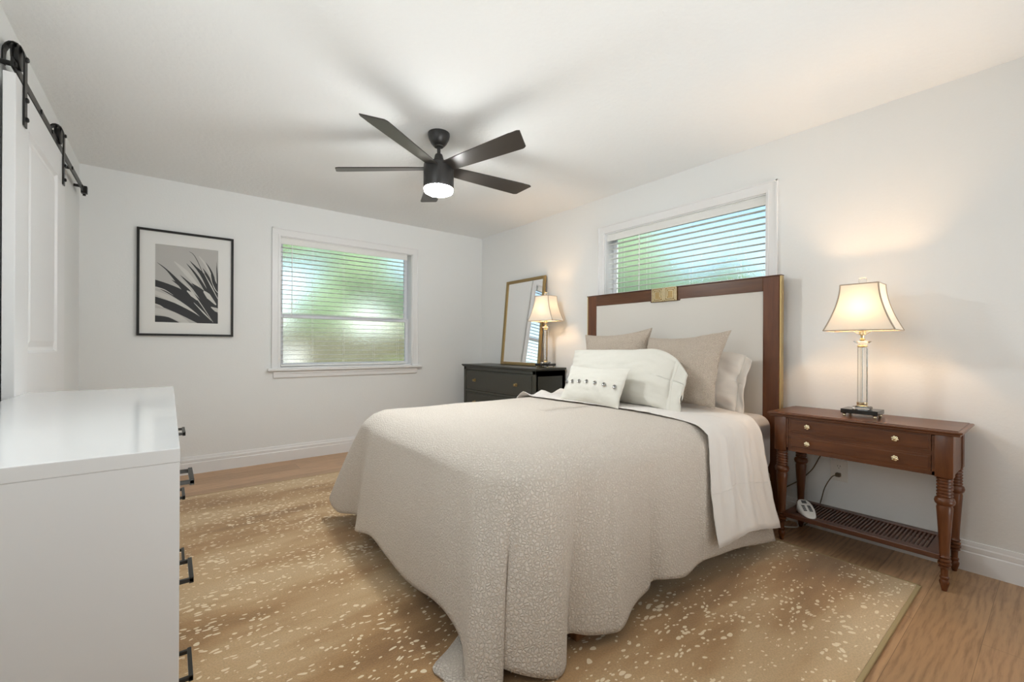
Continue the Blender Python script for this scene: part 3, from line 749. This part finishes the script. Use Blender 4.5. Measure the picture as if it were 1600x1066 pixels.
# mattress: soft-edged block
def soft_block(name, x0, x1, y0, y1, z0, z1, r, m, parent, n=8):
    bm = B(); bb(bm, x0, x1, y0, y1, z0, z1, r, seg=n); return obj(name, bm, m, parent, smooth=True)
soft_block('mattress', .965, 2.975, 1.128, 2.672, .315, .672, .075, 'fitted_cotton', root)
soft_block('box_spring', .98, 2.965, 1.140, 2.660, .185, .312, .02, 'tan_cloth', root, 3)
bm = B(); bb(bm, .99, 2.96, 1.155, 2.645, .150, .184, .003); obj('bed_base', bm, 'dark_cloth', root)
for (x_, y_) in ((1.205, 1.135), (1.205, 2.665), (2.86, 1.165), (2.86, 2.635)):
    bm = B(); t_ = bmesh.new(); bmesh.ops.create_cube(t_, size=1)
    for v_ in t_.verts: k = .90 if v_.co.z < 0 else 1; v_.co = Vector((v_.co.x * .075 * k, v_.co.y * .075 * k, v_.co.z * .138))
    bmesh.ops.bevel(t_, geom=t_.edges[:], offset=.002, segments=2, affect='EDGES')
    merge(bm, t_, mtx=Matrix.Translation((x_ - 2.0, y_ - 1.9, .0815))); obj('leg', bm, 'leg_wood', root)

# coverlet: top sheet + rounded edge + draped skirt running round the foot
EZ = .612
ctrl = [  # edge x, y  ->  hem x, y, z
 (2.50, 1.100, 2.541, .955, .061), (2.25, 1.100, 2.211, .985, .109), (2.05, 1.100, 1.952, 1.000, .131), (1.95, 1.100, 1.882, 1.020, .118),
 (1.82, 1.100, 1.741, 1.010, .108), (1.70, 1.100, 1.637, 1.030, .123), (1.62, 1.100, 1.591, 1.068, .116), (1.57, 1.100, 1.560, 1.070, .085),
 (1.47, 1.100, 1.409, 1.030, .093), (1.38, 1.100, 1.302, 1.000, .066), (1.33, 1.100, 1.262, 1.020, .052), (1.26, 1.100, 1.182, 1.050, .062),
 (1.20, 1.100, 1.115, 1.088, .075), (1.17, 1.100, 1.100, 1.090, .035), (1.12, 1.100, 1.050, 1.038, .014), (1.07, 1.103, .990, 1.018, .016),
 (1.01, 1.116, .900, 1.062, .040), (.965, 1.145, .850, 1.120, .055), (.945, 1.175, .858, 1.150, .055), (.930, 1.210, .838, 1.105, .020),
 (.918, 1.250, .800, 1.100, .014), (.910, 1.300, .765, 1.125, .014), (.905, 1.350, .742, 1.158, .014), (.903, 1.400, .768, 1.215, .030),
 (.902, 1.450, .800, 1.291, .069), (.900, 1.560, .806, 1.390, .105), (.900, 1.680, .812, 1.520, .105), (.900, 1.800, .820, 1.699, .073),
 (.900, 1.920, .812, 1.821, .076), (.900, 2.060, .800, 1.966, .115), (.900, 2.230, .800, 2.153, .135), (.900, 2.400, .790, 2.361, .098),
 (.901, 2.480, .850, 2.430, .098), (.903, 2.530, .870, 2.560, .100), (.912, 2.600, .800, 2.680, .095), (.935, 2.655, .775, 2.760, .130), (.965, 2.685, .800, 2.840, .150), (1.01, 2.696, .90, 2.80, .11),
 (1.10, 2.700, 1.06, 2.770, .10), (1.4, 2.700, 1.4, 2.80, .10), (1.8, 2.700, 1.8, 2.77, .10), (2.2, 2.700, 2.2, 2.80, .10), (2.50, 2.700, 2.5, 2.78, .10)]
Es = smooth_path([(a, b_, 0) for a, b_, _, _, _ in ctrl], 9); Hs = smooth_path([c_[2:] for c_ in ctrl], 9)
NT, ND, RB = 12, 30, .17
rows = [[] for _ in range(NT + ND + 1)]
for E_, H_ in zip(Es, Hs):
    sp = Vector((min(max(E_.x, 1.75), 2.5), 1.90, 0))
    if E_.x >= 1.75: sp = Vector((E_.x, 1.90, 0))
    d = (sp - E_); Ld = d.length; dn = d / Ld
    # top rows from the spine out to the edge
    for i in range(NT):
        t_ = i / NT; dist = Ld * (1 - t_) ** 1.6
        if dist > RB: z_ = .694
        else: z_ = EZ + (.694 - EZ) * (1 - (1 - dist / RB) ** 2.6)
        z_ += .010 * (min(dist, .6) / .6) + .004 * mnoise.noise(Vector((E_.x + dn.x * dist, E_.y + dn.y * dist, 0)) * 3.5)
        q = E_ + dn * dist; rows[i].append((q.x, q.y, z_))
    for j in range(ND + 1):
        t_ = j / ND
        h_ = 1 - (1 - t_) ** 1.0
        # leave the bed edge tangent to the top, then hang
        out_k = min(1, t_ * 1.0) ** .85
        q = E_.lerp(Vector((H_.x, H_.y, 0)), out_k); z_ = EZ + (H_.z - EZ) * h_
        q = q + Vector((mnoise.noise(Vector((q.x * 4, q.y * 4, z_ * 2))), mnoise.noise(Vector((q.y * 4, q.x * 4, z_ * 2 + 9))), 0)) * .006 * t_
        rows[NT + j].append((q.x, q.y, max(z_, .0175)))
cov = grid_mesh('coverlet', rows, 'coverlet_cloth', None, .007)
tag(cov, 'beige textured coverlet draped over the bed down to the rug', 'coverlet')
me = cov.data
# the corner tip of the cloth lying on the rug, behind the near fold
bm = bmesh.new(); bm.from_mesh(me)
tri = [(.860, 1.395, .019), (.776, 1.345, .018), (.693, 1.301, .017), (.697, 1.235, .018), (.702, 1.165, .019), (.770, 1.175, .032), (.845, 1.20, .040), (.88, 1.30, .032)]
cen = bm.verts.new((.79, 1.27, .026)); ring_ = [bm.verts.new(p_) for p_ in smooth_path(tri + [tri[0]], 3)[:-1]]
for i in range(len(ring_)): bm.faces.new((cen, ring_[i], ring_[(i + 1) % len(ring_)])).smooth = True
bm.to_mesh(me); bm.free()

# folded-back top sheet
NS, NW = 60, 90
nearhem = smooth_path([(1.934, .962, .192), (2.029, .955, .196), (2.137, .945, .204), (2.186, .94, .212), (2.34, .935, .185), (2.500, .925, .154)], 12)
def resample(pts, n_):
    L = [0]
    for a, b_ in zip(pts, pts[1:]): L.append(L[-1] + (b_ - a).length)
    out_ = []
    for i in range(n_):
        s_ = L[-1] * i / (n_ - 1); k = 0
        while k < len(L) - 2 and L[k + 1] < s_: k += 1
        out_.append(pts[k].lerp(pts[k + 1], (s_ - L[k]) / max(L[k + 1] - L[k], 1e-9)))
    return out_
nh = resample(nearhem, NS)
P = []
for i in range(NS):
    f_ = i / (NS - 1); col = []
    xe = 2.07 + f_ * (2.62 - 2.07)            # x at the mattress edge
    xt = 2.16 + f_ * (2.72 - 2.16)            # x on top
    H_ = nh[i]
    fold = .013 * math.sin(f_ * 17 + .6) + .007 * math.sin(f_ * 41 + 1)
    pts = [H_, Vector((xe * .30 + H_.x * .70, 1.0 + fold, .34)), Vector((xe * .7 + H_.x * .3, 1.045 + fold * .8, .50)), Vector((xe, 1.078 + fold * .3, .622)), Vector((xe + .02, 1.12, .678)), Vector((xe + .05, 1.22, .699)), Vector((xt, 1.5, .711)), Vector((xt, 1.9, .714)), Vector((xt, 2.3, .711)), Vector((xt, 2.58, .706)), Vector((xt, 2.69, .672)), Vector((xt, 2.735, .55)), Vector((xt, 2.80, .30))]
    pp = resample(smooth_path(pts, 8), NW)
    for k, q in enumerate(pp):
        w_ = mnoise.noise(Vector((q.x * 8, q.y * 8, q.z * 5))) + .55 * mnoise.noise(Vector((q.x * 22 + q.z * 9, q.y * 14, q.z * 9)))
        if q.z > .66: q = q + Vector((0, 0, max(0, .008 * w_) + .004)) + (Vector((0, 0, .035 * max(0, math.sin(xt * 30)) * max(0, 1 - abs(q.y - 2.60) / .09))) if q.y > 2.45 else Vector())
        elif q.y < 1.5: q = q + Vector((0, -.010 + .008 * w_, 0))
        col.append(q)
    P.append(col)
sh_ = grid_mesh('bed_sheet', P, 'sheet_cotton', None, .003)
tag(sh_, 'white top sheet folded back over the coverlet at the head of the bed', 'sheet')
bm = B(); tube(bm, [P[i][8] + Vector((0, -.0025, 0)) for i in range(NS)], .0014, 5); obj('hem_stitch', bm, 'sheet_cotton', sh_, smooth=True)
# ------------------------------------------------------------------ pillows
def pillow(name, label, cat, w, h, th, centre, lean, yaw, m, ear=.10, flange=0, seed=0, sag=0, droop=0, group=None, roll=0, pipe=None, wr=.010):
    """w along the bed width, h up; lean tips the top towards the headboard; faces the foot (-X)"""
    root = bpy.data.objects.new(name, None); C.objects.link(root); tag(root, label, cat, group)
    root.matrix_world = Matrix.Translation(centre) @ Matrix.Rotation(yaw, 4, 'Z') @ Matrix.Rotation(lean, 4, 'Y') @ Matrix.Rotation(roll, 4, 'X')
    n_ = 44; bm = B(); G = [[], []]
    def outline(u, v):
        # pinch the sides inward between the pointed corners
        x_ = u * (1 - ear * (1 - v * v)); y_ = v * (1 - ear * (1 - u * u))
        return x_, y_
    for side in (0, 1):
        for i in range(n_ + 1):
            row = []
            for j in range(n_ + 1):
                u = math.sin((i / n_ * 2 - 1) * math.pi / 2); v = math.sin((j / n_ * 2 - 1) * math.pi / 2)
                x_, y_ = outline(u, v)
                k = max(0, (1 - u ** 2)) ** .55 * max(0, (1 - v ** 2)) ** .55
                k *= (1 - .25 * v * sag)
                wz = mnoise.noise(Vector((u * 2.3 + seed, v * 2.3, side * 5))) * wr * (1.4 - abs(k)) + mnoise.noise(Vector((u * 6 + seed, v * 6, side * 9))) * wr * .45
                z_ = (1 if side else -1) * (th / 2 * k) + wz * (1 if k > 0 else 0) * min(1, k * 6)
                yy = y_ * h / 2; xx = x_ * w / 2
                if droop and xx > 0: yy -= droop * max(0, (x_ - .55) / .45) ** 2 * (1 if yy > 0 else .2)
                row.append((z_, -xx, yy))
            G[side].append(row)
    vm = {}
    def V(side, i, j):
        edge = i in (0, n_) or j in (0, n_)
        kk = (0 if edge else side, i, j)
        if kk not in vm: vm[kk] = bm.verts.new(G[kk[0]][i][j])
        return vm[kk]
    for side in (0, 1):
        for i in range(n_):
            for j in range(n_):
                q = [V(side, i, j), V(side, i + 1, j), V(side, i + 1, j + 1), V(side, i, j + 1)]
                try: bm.faces.new(q if side else q[::-1])
                except ValueError: pass
    cz = obj('pillow_case', bm, m, root, smooth=True)
    if pipe:
        bm = B(); pts = []
        for e in range(4):
            for q in range(24):
                t_ = -1 + 2 * q / 24
                u, v = ((t_, -1), (1, t_), (-t_, 1), (-1, -t_))[e]; x_, y_ = outline(u, v); pts.append((0, -x_ * w / 2, y_ * h / 2))
        tube(bm, pts, .0035, 6, closed=True); obj('piping', bm, pipe, cz)
    if flange:
        # open cloth flap at the right-hand end (towards -Y in local = +w side)
        Pf = []
        for i in range(9):
            s_ = i / 8; row = []
            for j in range(41):
                v = j / 40 * 2 - 1
                xx = w / 2 * (1 - ear * (1 - v * v)) - .012 + s_ * flange * (1 - .25 * (v + 1) / 2 * 0)
                yy = v * h / 2 * (1 - ear * .2 * (1 - s_)) - s_ * .015 - droop * max(0, (xx / (w / 2) * (-1) * -1 - .55) / .45) ** 2 * (1 if v > 0 else .2)
                zz = .007 * math.sin(v * 4 + s_ * 2 + seed) * (.25 + s_) + mnoise.noise(Vector((v * 3, s_ * 2, seed))) * .016 * s_
                row.append((zz - .004, -xx, yy))
            Pf.append(row)
        grid_mesh('open_hem', Pf, m, root, .008)
        bm = B(); tube(bm, [(Pf[2][j][0] - .004, Pf[2][j][1], Pf[2][j][2]) for j in range(41)], .0018, 5); obj('hem_stitch', bm, 'white_linen', root)
    return root
pillow('sleeping_pillow', 'soft white pillow against the headboard beside the nightstand', 'pillow', .72, .40, .20, (2.845, 1.615, .875), R(16), R(-3), 'white_cotton', ear=.05, flange=.05, seed=3, droop=.03, wr=.022)
pillow('euro_sham', 'nubby beige square sham nearest the nightstand, tall pointed corner', 'pillow', .61, .52, .19, (2.640, 1.585, .945), R(27), R(-4), 'sham_cloth', ear=.12, seed=7, group='beige shams', pipe='sham_cloth', roll=R(-4), wr=.016)
pillow('euro_sham', 'nubby beige square sham farthest from the nightstand, half hidden', 'pillow', .62, .52, .19, (2.735, 2.185, .955), R(12), R(3), 'sham_cloth', ear=.12, seed=11, group='beige shams', pipe='sham_cloth', roll=R(-4), wr=.016)
pillow('king_pillow', 'long white linen pillow in front of the beige shams', 'pillow', .93, .385, .21, (2.435, 1.935, .893), R(20), R(-3), 'white_linen', ear=.035, flange=.100, seed=17, droop=.080, wr=.018, roll=R(-1.5))
sp_ = pillow('lumbar_pillow', 'small white lumbar pillow with a row of silver studs', 'pillow', .56, .265, .115, (2.235, 1.965, .832), R(24), R(-5), 'white_linen', ear=.06, seed=23, wr=.007)
bpy.context.view_layer.update()
for k in range(7):
    uu = -.86 + k * .285; bm = B()
    kz = max(0, 1 - uu ** 2) ** .55
    px_ = -.115 / 2 * kz - .004; yy = -uu * .265
    lathe(bm, [(.0055, -.0005), (.0120, -.0005), (.0128, -.0030), (.0095, -.0050), (.0055, -.003)], (px_, yy, .004 - .010 * abs(uu)), 20, 'X')
    obj('stud', bm, 'stud_metal', sp_, auto=50)

# ------------------------------------------------------------------ nightstand
NX0, NX1, NY0, NY1 = 2.700, 3.080, .275, 1.062
root = thing('nightstand', 'reddish brown two-drawer table with turned legs and lower shelf', 'nightstand', ((NX0 + NX1) / 2, (NY0 + NY1) / 2, 0))
hx, hy = (NX1 - NX0) / 2, (NY1 - NY0) / 2
bm = B(); box(bm, -hx, hx, -hy, hy, NZ - .013, NZ - .003, .004, seg=3); box(bm, -hx + .016, hx - .004, -hy + .016, hy - .016, NZ - .006, NZ, .0025); box(bm, -hx + .009, hx - .009, -hy + .009, hy - .009, NZ - .026, NZ - .012, .004)
obj('top', bm, 'cherry_long_y', root)
lx0, ly0 = -hx + .048, -hy + .062          # leg centres
BZ = .513; bw = .030
bm = B()
for sx in (-1, 1):
    xx = sx * -lx0
    if sx == 1: xx = hx - .045
    a, b_ = (xx - bw + .004, xx - bw + .022) if sx < 0 else (xx + bw - .022, xx + bw - .004)
    # front / back aprons
    if sx > 0: box(bm, a, b_, ly0, -ly0, BZ + .003, NZ - .026, .001)
for sy in (-1, 1):
    yy = sy * ly0
    a, b_ = (yy - bw + .004, yy - bw + .022) if yy < 0 else (yy + bw - .022, yy + bw - .004)
    box(bm, lx0, hx - .045, a, b_, BZ + .003, NZ - .026, .001)
fx = lx0 - bw + .004
box(bm, fx, fx + .018, ly0 + bw - .002, -ly0 - bw + .002, BZ + .003, .534, .001); box(bm, fx, fx + .018, ly0 + bw - .002, -ly0 - bw + .002, NZ - .032, NZ - .024, .001)
box(bm, fx + .002, fx + .018, ly0 + bw - .002, -ly0 - bw + .002, .606, .628, .001)
box(bm, fx, fx + .018, ly0 + bw - .002, ly0 + bw + .010, BZ + .003, NZ - .026, .001); box(bm, fx, fx + .018, -ly0 - bw - .010, -ly0 - bw + .002, BZ + .003, NZ - .026, .001)
obj('apron', bm, 'cherry_long_y', root)
for z0d, z1d in ((.6235, .7015), (.5335, .6065)):
    a0, a1 = ly0 + bw + .012, -ly0 - bw - .012
    bm = B(); box(bm, fx - .001, fx + .016, a0, a1, z0d, z1d, .001); box(bm, fx - .004, fx, a0 + .009, a1 - .009, z0d + .009, z1d - .009, .002); box(bm, fx + .016, hx - .09, a0 + .01, a1 - .01, z0d + .006, z1d - .010)
    d = obj('drawer', bm, 'cherry_long_y', root); zm = (z0d + z1d) / 2
    for yy in (.864 - root.location.y, .502 - root.location.y):
        bm = B(); lathe(bm, [(0, 0), (.006, 0), (.005, -.010), (.009, -.013)], (fx - .004, yy, zm), 14, 'X')
        # shell-like flower knob: six lobes round a button
        for q in range(6):
            a = math.pi * 2 * q / 6 + .3; t_ = bmesh.new(); bmesh.ops.create_uvsphere(t_, u_segments=10, v_segments=6, radius=.0062)
            merge(bm, t_, mtx=Matrix.Translation((fx - .0185, yy + .0085 * math.cos(a), zm + .0085 * math.sin(a))) @ Matrix.Diagonal((.7, 1, 1, 1)))
        t_ = bmesh.new(); bmesh.ops.create_uvsphere(t_, u_segments=12, v_segments=8, radius=.008); merge(bm, t_, mtx=Matrix.Translation((fx - .020, yy, zm)) @ Matrix.Diagonal((.7, 1, 1, 1)))
        obj('knob', bm, 'pale_brass', d, smooth=True)
prof = [(.0, 0), (.009, .001), (.012, .014), (.0165, .032), (.018, .042), (.0135, .052), (.0165, .058), (.0165, .064), (.0125, .068), (.0135, .100), (.0215, .108), (.0165, .112), (.0235, .120), (.0235, .127), (.0175, .131), (.0230, .137), (.0225, .143), (.0165, .147), (.0215, .154), (.0180, .160), (.0175, .168),
        (.0195, .220), (.0235, .290), (.0270, .350), (.0285, .374), (.0260, .386), (.0330, .393), (.0360, .405), (.0330, .417), (.0265, .422)]
z_ = .424
for q in range(6): prof += [(.0245, z_), (.0285, z_ + .004), (.0285, z_ + .009), (.0245, z_ + .013)]; z_ += .0145
prof += [(.0265, BZ + .001)]
for xx in (lx0, hx - .045):
    for yy in (ly0, -ly0):
        bm = B(); lathe(bm, prof, (xx, yy, 0), 24); box(bm, xx - bw, xx + bw, yy - bw, yy + bw, BZ, NZ - .025, .0015)
        obj('leg', bm, 'cherry_long_z', root, auto=40)
bm = B()
sx0, sx1, sz = lx0 - .022, hx - .030, .155
box(bm, sx0, sx0 + .050, ly0 + .012, -ly0 - .012, sz - .016, sz + .010, .003); box(bm, sx1 - .040, sx1, ly0 + .012, -ly0 - .012, sz - .016, sz + .010, .003)
box(bm, sx0 + .04, sx1 - .03, ly0 + .012, ly0 + .060, sz - .014, sz + .009, .003); box(bm, sx0 + .04, sx1 - .03, -ly0 - .060, -ly0 - .012, sz - .014, sz + .009, .003)
obj('shelf_frame', bm, 'shelf_wood', root)
bm = B(); yy = ly0 + .066
while yy < -ly0 - .066:
    box(bm, sx0 + .048, sx1 - .038, yy, yy + .0085, sz - .010, sz + .005, .0015); yy += .0158
box(bm, sx0 + .09, sx0 + .10, ly0 + .05, -ly0 - .05, sz - .014, sz - .010); box(bm, sx1 - .09, sx1 - .08, ly0 + .05, -ly0 - .05, sz - .014, sz - .010)
obj('shelf_slats', bm, 'shelf_wood', root)

# small white remote-like alarm device on the shelf
dv = thing('bed_remote', 'small white wedge-shaped remote on the nightstand shelf', 'remote', (2.805, .895, sz + .0105), R(-56))
bm = B(); t_ = bmesh.new(); bmesh.ops.create_uvsphere(t_, u_segments=32, v_segments=16, radius=1)
for v_ in t_.verts:
    c_ = v_.co
    x_ = math.copysign(abs(c_.x) ** .75, c_.x) * .040; y_ = math.copysign(abs(c_.y) ** .7, c_.y) * .085
    top = .030 + .026 * (y_ / .085); z_ = (top if c_.z > 0 else 0) * min(1, abs(c_.z) * 2.2) if c_.z > 0 else 0
    v_.co = Vector((x_ * (1 - .25 * (y_ < 0) * abs(y_) / .085), y_, max(0, z_)))
merge(bm, t_, mtx=None); obj('housing', bm, 'plastic_white', dv, smooth=True)
tl = math.atan2(.026, .085)
def on_top(x0, x1, y0, y1, nm, mm):
    bm = B(); box(bm, x0, x1, y0, y1, 0, .0015, .0004); o = obj(nm, bm, mm, dv); o.rotation_euler = (tl, 0, 0); o.location = (0, 0, .0302)
on_top(-.012, .012, .040, .066, 'screen', 'plastic_grey')
for q in range(4): on_top(-.022, -.006, -.030 + q * .014, -.022 + q * .014, 'button', 'pull_metal'); on_top(.006, .022, -.030 + q * .014, -.022 + q * .014, 'button', 'pull_metal')

# wall outlet, plug and cords
o_ = thing('wall_outlet', 'white duplex wall outlet behind the nightstand', 'outlet', (XR, .822, .372))
bm = B(); box(bm, -.006, 0, -.042, .042, -.062, .062, .003); obj('cover_plate', bm, 'plastic_white', o_)
for zz in (-.022, .022):
    bm = B(); lathe(bm, [(0, -.006), (.0165, -.006), (.0165, -.008), (.0, -.008)], (0, 0, zz), 20, 'X'); s_ = obj('socket_face', bm, 'plastic_white', o_)
    bm = B()
    for yy in (-.006, .006): box(bm, -.0086, -.0078, yy - .0012, yy + .0012, zz + .000, zz + .009)
    lathe(bm, [(0, -.0078), (.0025, -.0078), (.0025, -.0086), (0, -.0086)], (0, 0, zz - .007), 10, 'X'); obj('slot', bm, 'plastic_grey', s_)
cd = thing('power_cord', 'brown cord plugged into the wall outlet running down behind the shelf', 'cord', (XR - .009, .822, .350))
bm = B(); box(bm, -.028, 0, -.012, .012, -.011, .011, .004); obj('plug', bm, 'cord_brown', cd)
bm = B(); tube(bm, smooth_path([(-.026, 0, 0), (-.05, .02, -.01), (-.045, .055, -.08), (-.030, .075, -.15), (-.02, .088, -.20), (-.022, .10, -.26), (-.05, .16, -.338)], 8), .0030, 8); obj('wire', bm, 'cord_brown', cd, smooth=True)
bm = B(); tube(bm, smooth_path([(3.073, .845, .700), (3.074, .88, .50), (3.076, .915, .435), (3.074, .955, .35), (3.072, 1.02, .27), (3.055, 1.10, .20), (3.050, 1.16, .10), (3.052, 1.25, .012)], 8), .0030, 8)
tag(obj('lamp_wire', bm, 'cord_brown', smooth=True), 'thin brown wire hanging down the wall behind the nightstand toward the bed', 'cord')
bm = B(); tube(bm, smooth_path([(3.04, 1.02, .012), (2.98, 1.00, .010), (2.93, 1.05, .010), (2.98, 1.10, .010), (3.05, 1.08, .012), (3.06, 1.20, .010)], 8), .0045, 8)
tag(obj('white_cable', bm, 'plastic_white', smooth=True), 'white cable coiled on the floor behind the nightstand leg', 'cable')
